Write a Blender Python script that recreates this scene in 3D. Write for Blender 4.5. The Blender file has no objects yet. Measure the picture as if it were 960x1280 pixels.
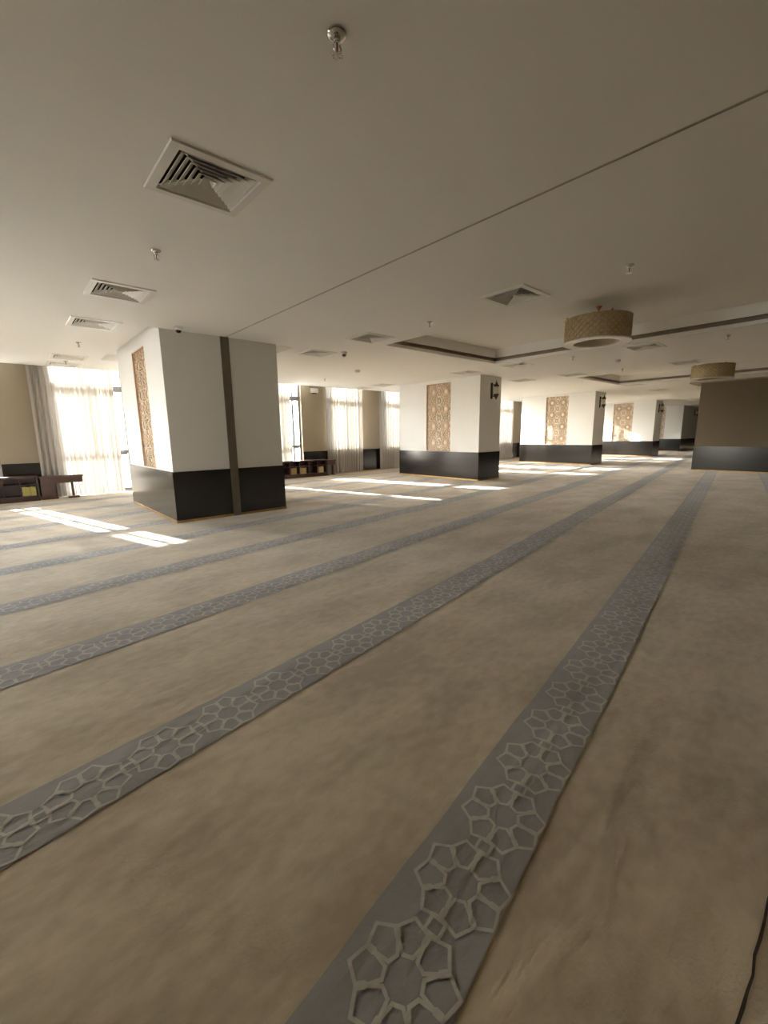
import bpy, math, random
import numpy as np
from mathutils import Matrix, Vector

# ------------------------------------------------------------------ scene, camera, light
random.seed(7)
U = 1.36                       # camera height in metres; the layout below is written in camera heights
SC = bpy.context.scene
COL = SC.collection
VS = SC.view_settings
SC.display_settings.display_device = 'sRGB'
VS.view_transform = 'Standard'
VS.look = 'None'
VS.gamma = 1.0
VS.use_curve_mapping = False
VS.exposure = 1.64

YAW, PITCH, ROLL, FPX = 0.84630902, -0.18074067, -0.01304784, 531.37
fw = Vector((math.cos(YAW) * math.cos(PITCH), math.sin(YAW) * math.cos(PITCH), math.sin(PITCH)))
rt = fw.cross(Vector((0, 0, 1))).normalized()
up = rt.cross(fw)
cR, sR = math.cos(ROLL), math.sin(ROLL)
rt2, up2 = cR * rt + sR * up, -sR * rt + cR * up
cam = bpy.data.cameras.new('camera')
cam.sensor_fit = 'VERTICAL'
cam.sensor_height = 36.0
cam.sensor_width = 27.0
cam.lens = FPX / 1280.0 * 36.0
cam.clip_start = 0.02
cam.clip_end = 500
camo = bpy.data.objects.new('camera', cam)
COL.objects.link(camo)
camo.matrix_world = Matrix(((rt2.x, up2.x, -fw.x, 0), (rt2.y, up2.y, -fw.y, 0), (rt2.z, up2.z, -fw.z, U), (0, 0, 0, 1)))
SC.camera = camo

SUN = Vector((0.26, -1.0, -0.452)).normalized()      # direction the sunlight travels
SUN_EL = math.asin(-SUN.z)
world = bpy.data.worlds.new('world')
SC.world = world
world.use_nodes = True
wn = world.node_tree
wn.nodes.clear()
sky = wn.nodes.new('ShaderNodeTexSky')
sky.sky_type = 'NISHITA'
sky.sun_disc = False
sky.sun_elevation = SUN_EL
sky.sun_rotation = math.atan2(-SUN.x, -SUN.y)
sky.air_density = 1.0
sky.dust_density = 1.2
sky.ozone_density = 1.0
bg = wn.nodes.new('ShaderNodeBackground')
bg.inputs['Strength'].default_value = 2.0
wo = wn.nodes.new('ShaderNodeOutputWorld')
haze = wn.nodes.new('ShaderNodeHueSaturation')      # hazy, pale sky
haze.inputs['Saturation'].default_value = 0.45
tint = wn.nodes.new('ShaderNodeMixRGB')
tint.blend_type = 'MULTIPLY'
tint.inputs[0].default_value = 1.0
tint.inputs[2].default_value = (1.02, 1.0, 0.97, 1)
wn.links.new(sky.outputs[0], haze.inputs['Color'])
wn.links.new(haze.outputs[0], tint.inputs[1])
wn.links.new(tint.outputs[0], bg.inputs['Color'])
wn.links.new(bg.outputs[0], wo.inputs['Surface'])

sun = bpy.data.lights.new('sun', 'SUN')
sun.energy = 15.0
sun.color = (1.0, 0.985, 0.97)
sun.angle = math.radians(0.6)
suno = bpy.data.objects.new('sun', sun)
COL.objects.link(suno)
suno.rotation_euler = (-SUN).to_track_quat('Z', 'Y').to_euler()
suno.location = (-6, 40, 20)

cy = SC.cycles
cy.use_denoising = True
cy.max_bounces = 14
cy.diffuse_bounces = 8
cy.glossy_bounces = 4
cy.transmission_bounces = 8
cy.transparent_max_bounces = 12
cy.caustics_reflective = False
cy.caustics_refractive = False
cy.sample_clamp_indirect = 8.0


# ------------------------------------------------------------------ helpers
class MB:
    """collects polygons in local coordinates (camera heights) and links them as one mesh object"""

    def __init__(self):
        self.v, self.f, self.s = [], [], []

    def add(self, verts, faces, smooth=False):
        o = len(self.v)
        self.v += [tuple(p) for p in verts]
        self.f += [tuple(i + o for i in q) for q in faces]
        self.s += [smooth] * len(faces)
        return self

    def box(self, x0, x1, y0, y1, z0, z1):
        v = [(x, y, z) for z in (z0, z1) for y in (y0, y1) for x in (x0, x1)]
        return self.add(v, [(0, 2, 3, 1), (4, 5, 7, 6), (0, 1, 5, 4), (2, 6, 7, 3), (0, 4, 6, 2), (1, 3, 7, 5)])

    def bevbox(self, x0, x1, y0, y1, z0, z1, b):
        v, f = [], []
        for (zz, i) in ((z0, b), (z0 + b, 0), (z1 - b, 0), (z1, b)):
            X0, X1, Y0, Y1 = x0 + i, x1 - i, y0 + i, y1 - i
            c = b if i == 0 else 0.0
            if c:
                v += [(X0 + c, Y0, zz), (X1 - c, Y0, zz), (X1, Y0 + c, zz), (X1, Y1 - c, zz), (X1 - c, Y1, zz), (X0 + c, Y1, zz), (X0, Y1 - c, zz), (X0, Y0 + c, zz)]
            else:
                v += [(X0, Y0, zz), (X1, Y0, zz), (X1, Y0, zz), (X1, Y1, zz), (X1, Y1, zz), (X0, Y1, zz), (X0, Y1, zz), (X0, Y0, zz)]
        f.append(tuple(range(7, -1, -1)))
        f.append(tuple(range(24, 32)))
        for r in range(3):
            for k in range(8):
                a, c2 = r * 8 + k, r * 8 + (k + 1) % 8
                f.append((a, c2, c2 + 8, a + 8))
        return self.add(v, f)

    def quad(self, a, b, c, d):
        return self.add([a, b, c, d], [(0, 1, 2, 3)])

    def lathe(self, prof, n=24, cx=0, cy=0, smooth=True, caps=True):
        v, f = [], []
        for r, z in prof:
            for k in range(n):
                t = 2 * math.pi * k / n
                v.append((cx + r * math.cos(t), cy + r * math.sin(t), z))
        for i in range(len(prof) - 1):
            for k in range(n):
                a, b = i * n + k, i * n + (k + 1) % n
                f.append((a, b, b + n, a + n))
        self.add(v, f, smooth)
        if caps:
            o = len(self.v) - len(v)
            self.f.append(tuple(o + k for k in range(n - 1, -1, -1)))
            self.f.append(tuple(o + (len(prof) - 1) * n + k for k in range(n)))
            self.s += [False, False]
        return self

    def tube(self, pts, r, n=8):
        pts = [Vector(p) for p in pts]
        v, f = [], []
        for i, p in enumerate(pts):
            d = (pts[min(i + 1, len(pts) - 1)] - pts[max(i - 1, 0)]).normalized()
            a = d.orthogonal().normalized() if abs(d.z) > 0.95 else d.cross(Vector((0, 0, 1))).normalized()
            b = d.cross(a)
            for k in range(n):
                t = 2 * math.pi * k / n
                v.append(p + (a * math.cos(t) + b * math.sin(t)) * r)
        for i in range(len(pts) - 1):
            for k in range(n):
                q, w = i * n + k, i * n + (k + 1) % n
                f.append((q, w, w + n, q + n))
        f.append(tuple(range(n - 1, -1, -1)))
        f.append(tuple((len(pts) - 1) * n + k for k in range(n)))
        return self.add(v, f, True)

    def mesh(self, name, mat):
        me = bpy.data.meshes.new(name)
        me.from_pydata([(x * U, y * U, z * U) for x, y, z in self.v], [], self.f)
        me.polygons.foreach_set('use_smooth', self.s)
        me.materials.append(mat)
        me.update()
        return me

    def build(self, name, mat, parent=None, loc=(0, 0, 0), rz=0):
        return link(name, self.mesh(name, mat), parent, loc, rz)


def link(name, data, parent=None, loc=(0, 0, 0), rz=0):
    o = bpy.data.objects.new(name, data)
    COL.objects.link(o)
    o.parent = parent
    o.location = (loc[0] * U, loc[1] * U, loc[2] * U)
    o.rotation_euler = (0, 0, rz)
    return o


def tag(o, label=None, cat=None, group=None, kind=None):
    if label:
        o['label'] = label
    if cat:
        o['category'] = cat
    if group:
        o['group'] = group
    if kind:
        o['kind'] = kind
    return o


def empty(name, loc, rz=0):
    o = link(name, None, None, loc, rz)
    o.empty_display_size = 0.1
    return o


def copy_tree(o, parent=None):
    c = o.copy()
    COL.objects.link(c)
    c.parent = parent
    for ch in list(o.children):
        copy_tree(ch, c)
    return c


# ------------------------------------------------------------------ materials
def mat(name, col, rough=0.6, metal=0.0, noise=None, bump=None, coat=0.0, spec=0.5):
    """noise=(scale, amount): procedural colour mottling; bump=(scale, strength, distance)"""
    m = bpy.data.materials.new(name)
    m.use_nodes = True
    nt = m.node_tree
    b = nt.nodes['Principled BSDF']
    b.inputs['Base Color'].default_value = (*col, 1)
    b.inputs['Roughness'].default_value = rough
    b.inputs['Metallic'].default_value = metal
    b.inputs['Coat Weight'].default_value = coat
    b.inputs['Coat Roughness'].default_value = 0.16
    b.inputs['Specular IOR Level'].default_value = spec
    tc = nt.nodes.new('ShaderNodeTexCoord')
    if noise:
        n = nt.nodes.new('ShaderNodeTexNoise')
        n.inputs['Scale'].default_value = noise[0]
        n.inputs['Detail'].default_value = 6
        nt.links.new(tc.outputs['Object'], n.inputs['Vector'])
        r = nt.nodes.new('ShaderNodeValToRGB')
        a = noise[1]
        r.color_ramp.elements[0].position = 0.3
        r.color_ramp.elements[1].position = 0.7
        r.color_ramp.elements[0].color = (*[c * (1 - a) for c in col], 1)
        r.color_ramp.elements[1].color = (*[min(1, c * (1 + a)) for c in col], 1)
        nt.links.new(n.outputs['Fac'], r.inputs['Fac'])
        nt.links.new(r.outputs['Color'], b.inputs['Base Color'])
    if bump:
        n2 = nt.nodes.new('ShaderNodeTexNoise')
        n2.inputs['Scale'].default_value = bump[0]
        n2.inputs['Detail'].default_value = 5
        nt.links.new(tc.outputs['Object'], n2.inputs['Vector'])
        bp = nt.nodes.new('ShaderNodeBump')
        bp.inputs['Strength'].default_value = bump[1]
        bp.inputs['Distance'].default_value = bump[2]
        nt.links.new(n2.outputs['Fac'], bp.inputs['Height'])
        nt.links.new(bp.outputs['Normal'], b.inputs['Normal'])
    return m


STRIPE_A = 0.15856821          # carpet stripes run at this angle to the building


def carpet_mat(name, col, dark, relief):
    m = bpy.data.materials.new(name)
    m.use_nodes = True
    nt = m.node_tree
    N, L = nt.nodes, nt.links
    b = N['Principled BSDF']
    b.inputs['Roughness'].default_value = 0.95
    b.inputs['Specular IOR Level'].default_value = 0.12
    b.inputs['Sheen Weight'].default_value = 0.25
    b.inputs['Sheen Roughness'].default_value = 0.6
    geo = N.new('ShaderNodeNewGeometry')
    mp = N.new('ShaderNodeMapping')
    mp.inputs['Rotation'].default_value = (0, 0, -STRIPE_A)
    mp.inputs['Scale'].default_value = (0.55, 1.0, 1.0)
    L.new(geo.outputs['Position'], mp.inputs['Vector'])

    def noise(sc, det, dist=0.0, vec=mp):
        n = N.new('ShaderNodeTexNoise')
        n.inputs['Scale'].default_value = sc
        n.inputs['Detail'].default_value = det
        n.inputs['Distortion'].default_value = dist
        L.new(vec.outputs[0], n.inputs['Vector'])
        return n
    c1 = noise(2.2, 6, 0.2)        # brushed pile patches
    c2 = noise(20, 7, 0.2)
    mx = N.new('ShaderNodeMath')
    mx.operation = 'MULTIPLY_ADD'
    mx.inputs[1].default_value = 0.55
    L.new(c2.outputs['Fac'], mx.inputs[0])
    L.new(c1.outputs['Fac'], mx.inputs[2])
    r = N.new('ShaderNodeValToRGB')
    r.color_ramp.elements[0].position = 0.60
    r.color_ramp.elements[1].position = 0.95
    r.color_ramp.elements[0].color = (*dark, 1)
    r.color_ramp.elements[1].color = (*col, 1)
    L.new(mx.outputs[0], r.inputs['Fac'])
    L.new(r.outputs['Color'], b.inputs['Base Color'])
    h1 = noise(9.0, 4.5, 0.35)        # lumps and creases
    h2 = noise(130, 2)             # tufts
    h0 = noise(2.4, 2, 0.1)
    b1 = N.new('ShaderNodeBump')
    b1.inputs['Strength'].default_value = 1.0
    b1.inputs['Distance'].default_value = 0.010 * relief
    L.new(h0.outputs['Fac'], b1.inputs['Height'])
    b2 = N.new('ShaderNodeBump')
    b2.inputs['Strength'].default_value = 1.0
    b2.inputs['Distance'].default_value = 0.0105 * relief
    L.new(h1.outputs['Fac'], b2.inputs['Height'])
    L.new(b1.outputs['Normal'], b2.inputs['Normal'])
    b3 = N.new('ShaderNodeBump')
    b3.inputs['Strength'].default_value = 0.5
    b3.inputs['Distance'].default_value = 0.003
    L.new(h2.outputs['Fac'], b3.inputs['Height'])
    L.new(b2.outputs['Normal'], b3.inputs['Normal'])
    L.new(b3.outputs['Normal'], b.inputs['Normal'])
    return m


def sheer_mat(name, col, through, open_):
    m = bpy.data.materials.new(name)
    m.use_nodes = True
    nt = m.node_tree
    N, L = nt.nodes, nt.links
    N.clear()
    out = N.new('ShaderNodeOutputMaterial')
    tr = N.new('ShaderNodeBsdfTranslucent')
    df = N.new('ShaderNodeBsdfDiffuse')
    tp = N.new('ShaderNodeBsdfTransparent')
    tc = N.new('ShaderNodeTexCoord')
    n = N.new('ShaderNodeTexNoise')
    n.inputs['Scale'].default_value = 3
    L.new(tc.outputs['Object'], n.inputs['Vector'])
    r = N.new('ShaderNodeValToRGB')
    r.color_ramp.elements[0].color = (*[c * 0.93 for c in col], 1)
    r.color_ramp.elements[1].color = (*col, 1)
    L.new(n.outputs['Fac'], r.inputs['Fac'])
    tr.inputs['Color'].default_value = (*through, 1)
    L.new(r.outputs['Color'], df.inputs['Color'])
    m1 = N.new('ShaderNodeMixShader')
    m1.inputs[0].default_value = 0.5
    L.new(tr.outputs[0], m1.inputs[1])
    L.new(df.outputs[0], m1.inputs[2])
    m2 = N.new('ShaderNodeMixShader')
    sep = N.new('ShaderNodeSeparateXYZ')          # looser and denser gathers across the width
    L.new(tc.outputs['Object'], sep.inputs[0])
    n1 = N.new('ShaderNodeTexNoise')
    n1.noise_dimensions = '1D'
    n1.inputs['Scale'].default_value = 14
    n1.inputs['Detail'].default_value = 3
    L.new(sep.outputs[0], n1.inputs['W'])
    mr = N.new('ShaderNodeMapRange')
    mr.inputs['From Min'].default_value = 0.56
    mr.inputs['From Max'].default_value = 0.72
    mr.inputs['To Min'].default_value = open_ * 0.3
    mr.inputs['To Max'].default_value = open_ * 9
    L.new(n1.outputs['Fac'], mr.inputs['Value'])
    L.new(mr.outputs[0], m2.inputs[0])
    L.new(m1.outputs[0], m2.inputs[1])
    L.new(tp.outputs[0], m2.inputs[2])
    L.new(m2.outputs[0], out.inputs['Surface'])
    return m


def glass_mat():
    m = bpy.data.materials.new('window_glass')
    m.use_nodes = True
    nt = m.node_tree
    N, L = nt.nodes, nt.links
    N.clear()
    out = N.new('ShaderNodeOutputMaterial')
    tp = N.new('ShaderNodeBsdfTransparent')
    tp.inputs['Color'].default_value = (0.90, 0.93, 0.93, 1)
    gl = N.new('ShaderNodeBsdfGlossy')
    gl.inputs['Roughness'].default_value = 0.02
    fr = N.new('ShaderNodeFresnel')
    fr.inputs['IOR'].default_value = 1.25
    mx = N.new('ShaderNodeMixShader')
    L.new(fr.outputs[0], mx.inputs[0])
    L.new(tp.outputs[0], mx.inputs[1])
    L.new(gl.outputs[0], mx.inputs[2])
    L.new(mx.outputs[0], out.inputs['Surface'])
    return m


M = dict(
    ceiling=mat('ceiling_paint', (0.90, 0.89, 0.87), 0.85, noise=(0.5, 0.02), bump=(1.2, 0.15, 0.01)),
    white=mat('white_plaster', (0.80, 0.795, 0.785), 0.7, bump=(25, 0.04, 0.004)),
    tan=mat('tan_wall_paint', (0.32, 0.265, 0.19), 0.75, noise=(1.5, 0.03), bump=(25, 0.04, 0.004)),
    partition=mat('brown_partition_paint', (0.17, 0.135, 0.09), 0.75, noise=(1.5, 0.03), bump=(25, 0.04, 0.004)),  # wall tan darkened so the block's shade is in its colour
    wainscot=mat('dark_gloss_panel', (0.014, 0.010, 0.007), 0.2, noise=(3, 0.12), coat=0.25, spec=0.55),
    brass=mat('brass_skirting', (0.55, 0.34, 0.12), 0.38, 0.85, noise=(6, 0.15)),
    carpet=carpet_mat('beige_carpet', (0.50, 0.41, 0.278), (0.355, 0.28, 0.178), 1.0),
    stripe=carpet_mat('grey_carpet_stripe', (0.285, 0.267, 0.245), (0.23, 0.212, 0.193), 0.7),
    motif=carpet_mat('pale_carpet_motif', (0.46, 0.42, 0.355), (0.37, 0.33, 0.27), 0.5),
    seam=mat('carpet_backing_gap', (0.05, 0.035, 0.02), 0.95, noise=(30, 0.4)),
    joint=mat('joint_sealant', (0.62, 0.58, 0.52), 0.8, noise=(6, 0.15), bump=(20, 0.5, 0.006)),
    strip=mat('brushed_cover_strip', (0.20, 0.17, 0.13), 0.42, 0.55, noise=(8, 0.08)),
    vent=mat('white_vent_enamel', (0.78, 0.76, 0.72), 0.4, noise=(8, 0.02)),
    duct=mat('dark_duct', (0.035, 0.03, 0.025), 0.9, noise=(5, 0.2)),
    groove=mat('cove_brown_paint', (0.40, 0.33, 0.26), 0.8, noise=(4, 0.1)),  # brown of the coffer grooves; stands in for shade on the block's board
    chrome=mat('chrome', (0.75, 0.73, 0.70), 0.12, 1.0, noise=(20, 0.03)),
    redbulb=mat('red_glass_bulb', (0.35, 0.04, 0.02), 0.2, noise=(20, 0.1)),
    plastic=mat('white_plastic', (0.75, 0.73, 0.69), 0.4, noise=(20, 0.02)),
    dome=mat('smoked_dome', (0.02, 0.02, 0.022), 0.08, noise=(20, 0.1), coat=0.5),
    gold=mat('aged_gold_weave', (0.50, 0.38, 0.20), 0.45, 0.35, noise=(12, 0.2)),
    weave=mat('cream_shade_fabric', (0.55, 0.47, 0.33), 0.8, noise=(30, 0.12)),
    diffuser=mat('opal_diffuser', (0.78, 0.74, 0.68), 0.35, noise=(10, 0.02)),
    copper=mat('copper_canopy', (0.45, 0.16, 0.07), 0.4, 0.7, noise=(15, 0.15)),
    bronze=mat('dark_bronze', (0.085, 0.05, 0.025), 0.4, 0.6, noise=(15, 0.2)),
    lampglass=mat('frosted_lamp_glass', (0.62, 0.56, 0.46), 0.3, noise=(15, 0.05)),
    latwood=mat('lattice_beech', (0.62, 0.455, 0.30), 0.6, noise=(9, 0.1)),
    latframe=mat('lattice_reveal_wood', (0.55, 0.34, 0.21), 0.55, noise=(9, 0.12)),
    latback=mat('lattice_cream_backing', (0.93, 0.90, 0.84), 0.7, noise=(5, 0.03)),
    wood=mat('dark_cherry_wood', (0.055, 0.022, 0.017), 0.35, noise=(5, 0.35), coat=0.3),
    tablewood=mat('brown_table_wood', (0.085, 0.042, 0.03), 0.35, noise=(5, 0.3), coat=0.3),
    alu=mat('grey_window_frame', (0.20, 0.20, 0.21), 0.45, 0.3, noise=(6, 0.05)),
    sheer=sheer_mat('sheer_voile', (0.87, 0.80, 0.715), (0.097, 0.086, 0.072), 0.03),
    glass=glass_mat(),
    paper=mat('book_paper', (0.70, 0.64, 0.50), 0.8, noise=(60, 0.1)),
    outground=mat('outdoor_paving', (0.52, 0.49, 0.43), 0.9, noise=(2, 0.15)),
    facade=mat('pale_facade', (0.62, 0.58, 0.52), 0.85, noise=(0.7, 0.06)),
    facwin=mat('facade_window_glass', (0.10, 0.13, 0.16), 0.15, noise=(1, 0.2)),
    leaf=mat('hedge_leaf', (0.16, 0.20, 0.06), 0.7, noise=(8, 0.4), bump=(14, 1.0, 0.1)),
    roof=mat('roof_slab', (0.35, 0.33, 0.30), 0.9, noise=(2, 0.1)),
)

# ------------------------------------------------------------------ layout (camera heights)
ZC = 2.17                       # ceiling
XA, XB = -2.4, 31.0             # room ends
YA, YW = -2.2, 9.30             # rear wall, inner face of the window wall
YO = 9.45                       # outer face of the window wall
YP = 9.10                       # ceiling stops here: curtain pocket
ZP = 2.45
PITCHW = 1.875
WL, WR = 0.70, 1.83

VENT_R = 0.185                  # half opening of a diffuser
VENTS = [(0.88, 2.21), (0.88, 4.21), (0.88, 5.50), (0.90, 7.93), (0.91, 8.72),
         (3.50, 2.21), (3.56, 4.24), (3.57, 5.46),
         (6.96, 2.27), (6.96, 4.29), (6.98, 5.42), (7.05, 7.95), (7.05, 8.72),
         (9.12, 2.30), (9.04, 4.26), (9.03, 5.40), (12.40, 4.22), (14.5, 4.25)]
COFFERS = [(4.0, 6.54, 0.01, 4.45, 0.23), (9.62, 12.08, 0.05, 4.45, 0.23)]
RECESS = (1.29, 3.13, 5.295, 7.95, 0.09)
JOINT_X = (2.163, 2.181)

# ------------------------------------------------------------------ floor
mb = MB()
mb.box(XA - 0.15, XB + 0.15, YA - 0.15, YO, -0.12, 0.0)
floor = tag(mb.build('floor', M['carpet']), 'beige wool carpet laid wall to wall across the prayer hall', None, None, 'structure')

sdir = np.array([math.cos(STRIPE_A), math.sin(STRIPE_A)])
ndir = np.array([-math.sin(STRIPE_A), math.cos(STRIPE_A)])


def clip_line(n):
    """range of s for which the line at offset n stays in the room"""
    lo, hi = -1e9, 1e9
    for ax, (a, b) in enumerate(((XA + .05, XB - .05), (YA + .05, YW - .03))):
        p0, d = ndir[ax] * n, sdir[ax]
        t = sorted(((a - p0) / d, (b - p0) / d))
        lo, hi = max(lo, t[0]), min(hi, t[1])
    return lo, hi


# one rosette: eight interlinked five-sided links round a star, and a small square between rosettes
ROS = []
for k in range(8):
    t = math.radians(22.5 + 45 * k)
    cu, su = math.cos(t), math.sin(t)
    loc = [(0.107, 0.0), (0.080, 0.0355), (0.038, 0.0105), (0.038, -0.0105), (0.080, -0.0355)]
    ROS.append(([(u * cu - v * su, u * su + v * cu) for u, v in loc], 0.0034 + 0.0005 * (k % 2)))
for k in range(8):
    t = math.radians(45 * k)
    cu, su = math.cos(t), math.sin(t)
    loc = [(0.071, 0.004), (0.066, 0.0), (0.071, -0.004), (0.083, -0.004), (0.088, 0.0), (0.083, 0.004)]
    ROS.append(([(u * cu - v * su, u * su + v * cu) for u, v in loc][::-1], 0.0049))
ROS.append(([(0.1105 + dx, dy) for dx, dy in ((-.016, -.016), (.016, -.016), (.016, .016), (-.016, .016))], 0.0044))


def outline(poly, w):
    """inner and outer corner points of a closed band of width w along the polygon"""
    P = [np.array(p) for p in poly]
    n_ = len(P)
    res = []
    for i in range(n_):
        d0, d1 = P[i] - P[i - 1], P[(i + 1) % n_] - P[i]
        d0, d1 = d0 / np.hypot(*d0), d1 / np.hypot(*d1)
        a, b = np.array([-d0[1], d0[0]]), np.array([-d1[1], d1[0]])
        mi = (a + b) / (1 + a @ b)
        res.append((P[i] + mi * w / 2, P[i] - mi * w / 2))
    return res


ROS = [(outline(p, 0.0072 if len(p) < 6 else 0.0055), z) for p, z in ROS]
PER = 0.221

NC = [0.387 + 0.965 * k for k in range(-4, 10)]
for n in NC:
    lo, hi = clip_line(n)
    if hi - lo < 1:
        continue
    lo2 = max(lo, -3.0)
    step = 0.06
    cnt = int((hi - lo2) / step)
    rg = np.random.RandomState(int(n * 100) + 700)
    wl = np.convolve(rg.randn(cnt + 9), np.ones(4) / 4, 'same') * 0.0035
    wr = np.convolve(rg.randn(cnt + 9), np.ones(5) / 5, 'same') * 0.006
    vv, ff = [], []
    for i in range(cnt + 1):
        s = lo2 + i * step
        for q, off in enumerate((-0.1125 + wr[i], 0.1125 + wl[i])):
            P = sdir * s + ndir * (n + off)
            vv.append((P[0], P[1], 0.0022))
        if i:
            ff.append((2 * i - 2, 2 * i, 2 * i + 1, 2 * i - 1))
    m = MB()
    m.add(vv, ff)
    st = tag(m.build('carpet_stripe', M['stripe'], floor), 'grey woven stripe with a chain of pale rosettes')
    m = MB()
    k0, k1 = math.ceil((lo2 + 0.15 - 0.05) / PER), math.floor((hi - 0.15 - 0.05) / PER)
    for k in range(k0, k1 + 1):
        s0 = 0.052 + k * PER
        if s0 > 24:
            break
        for ring_, z in ROS:
            vv = []
            for io in ring_:
                for p in io:
                    P = sdir * (s0 + p[0]) + ndir * (n - 0.012 + p[1])
                    vv.append((P[0], P[1], z))
            q = len(ring_)
            m.add(vv, [(2 * i, 2 * i + 1, 2 * ((i + 1) % q) + 1, 2 * ((i + 1) % q)) for i in range(q)])
    tag(m.build('rosette_chain', M['motif'], st), 'pale interlinked rosette motif', None, None, 'stuff')

# dark open seam in the carpet near the right rear
seam = [(0.7328, -0.0884), (0.8033, -0.1042), (0.8357, -0.1117), (0.8719, -0.1186), (0.9083, -0.1271), (0.9504, -0.1303), (0.9918, -0.1396), (1.0445, -0.1487), (1.0995, -0.1559), (1.2203, -0.1817)]

# ------------------------------------------------------------------ ceiling with real openings
holes = [(x - VENT_R, x + VENT_R, y - VENT_R, y + VENT_R) for x, y in VENTS]
holes += [c[:4] for c in COFFERS] + [RECESS[:4], (JOINT_X[0], JOINT_X[1], YA, RECESS[2])]
xs = sorted(set([XA, XB] + [v for h in holes for v in h[:2]]))
ys = sorted(set([YA, YP] + [v for h in holes for v in h[2:]]))
mb = MB()
idx = {}


def vid(i, j):
    if (i, j) not in idx:
        idx[(i, j)] = len(mb.v)
        mb.v.append((xs[i], ys[j], ZC))
    return idx[(i, j)]


for i in range(len(xs) - 1):
    for j in range(len(ys) - 1):
        cx, cyy = (xs[i] + xs[i + 1]) / 2, (ys[j] + ys[j + 1]) / 2
        if any(h[0] < cx < h[1] and h[2] < cyy < h[3] for h in holes):
            continue
        mb.f.append((vid(i, j), vid(i, j + 1), vid(i + 1, j + 1), vid(i + 1, j)))
        mb.s.append(False)
# front edge of the curtain pocket, its top, and the pillar recess
mb.quad((XA, YP, ZC), (XA, YP, ZP), (XB, YP, ZP), (XB, YP, ZC))
mb.quad((XA, YP, ZP), (XA, YO, ZP), (XB, YO, ZP), (XB, YP, ZP))
x0, x1, y0, y1, dz = RECESS
z1 = ZC + dz
mb.quad((x0, y0, ZC), (x0, y0, z1), (x0, y1, z1), (x0, y1, ZC))
mb.quad((x1, y0, ZC), (x1, y1, ZC), (x1, y1, z1), (x1, y0, z1))
mb.quad((x0, y1, ZC), (x0, y1, z1), (x1, y1, z1), (x1, y1, ZC))
mb.quad((x0, y0, ZC), (x1, y0, ZC), (x1, y0, z1), (x0, y0, z1))
mb.quad((x0, y0, z1), (x1, y0, z1), (x1, y1, z1), (x0, y1, z1))
ceiling = tag(mb.build('ceiling', M['ceiling']), 'smooth off-white plaster ceiling of the hall', None, None, 'structure')

m = MB()
cnt = 70
rg = np.random.RandomState(3)
wob = np.convolve(rg.randn(cnt + 4), np.ones(3) / 3, 'same') * 0.0025
vv, ff = [], []
for i in range(cnt):
    y = YA + (RECESS[2] - YA) * i / (cnt - 1)
    vv += [(JOINT_X[0] - 0.001, y, ZC + 0.0035), ((JOINT_X[0] + JOINT_X[1]) / 2 + wob[i], y, ZC + 0.0015 + wob[i] * 0.4), (JOINT_X[1] + 0.001, y, ZC + 0.0035)]
    if i:
        a = 3 * i
        ff += [(a - 3, a, a + 1, a - 2), (a - 2, a + 1, a + 2, a - 1)]
m.add(vv, ff)
tag(m.build('joint_strip', M['joint'], ceiling), 'thin grey sealed expansion joint across the ceiling')

for (x0, x1, y0, y1, dz) in COFFERS:
    # stepped coffer: lip, shadow groove, upper wall, lid
    lip, gro, gd = 0.042, 0.052, 0.05
    za, zb, zt = ZC + lip, ZC + lip + gro, ZC + dz

    def ring(mbx, za_, zb_, o, flip=False):
        c = [(x0 - o, y0 - o), (x1 + o, y0 - o), (x1 + o, y1 + o), (x0 - o, y1 + o)]
        for k in range(4):
            p, q = c[k], c[(k + 1) % 4]
            mbx.quad((*p, za_), (*p, zb_), (*q, zb_), (*q, za_))

    def ledge(mbx, z, o):
        a = [(x0, y0), (x1, y0), (x1, y1), (x0, y1)]
        b = [(x0 - o, y0 - o), (x1 + o, y0 - o), (x1 + o, y1 + o), (x0 - o, y1 + o)]
        for k in range(4):
            mbx.quad((*a[k], z), (*a[(k + 1) % 4], z), (*b[(k + 1) % 4], z), (*b[k], z))
    m = MB()
    ring(m, ZC, za, 0)
    ring(m, zb, zt, 0)
    m.quad((x0, y0, zt), (x1, y0, zt), (x1, y1, zt), (x0, y1, zt))
    co = tag(m.build('ceiling_coffer', M['ceiling'], ceiling), 'stepped rectangular ceiling coffer')
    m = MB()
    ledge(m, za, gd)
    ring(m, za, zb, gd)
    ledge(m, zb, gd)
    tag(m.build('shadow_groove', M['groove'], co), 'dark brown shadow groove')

m = MB()
m.box(XA - 0.15, XB + 0.15, YA - 0.15, YO, 2.62, 2.8)
tag(m.build('trim_1', M['roof']), 'concrete slab above the ceiling', None, None, 'structure')

# ------------------------------------------------------------------ walls


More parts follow.
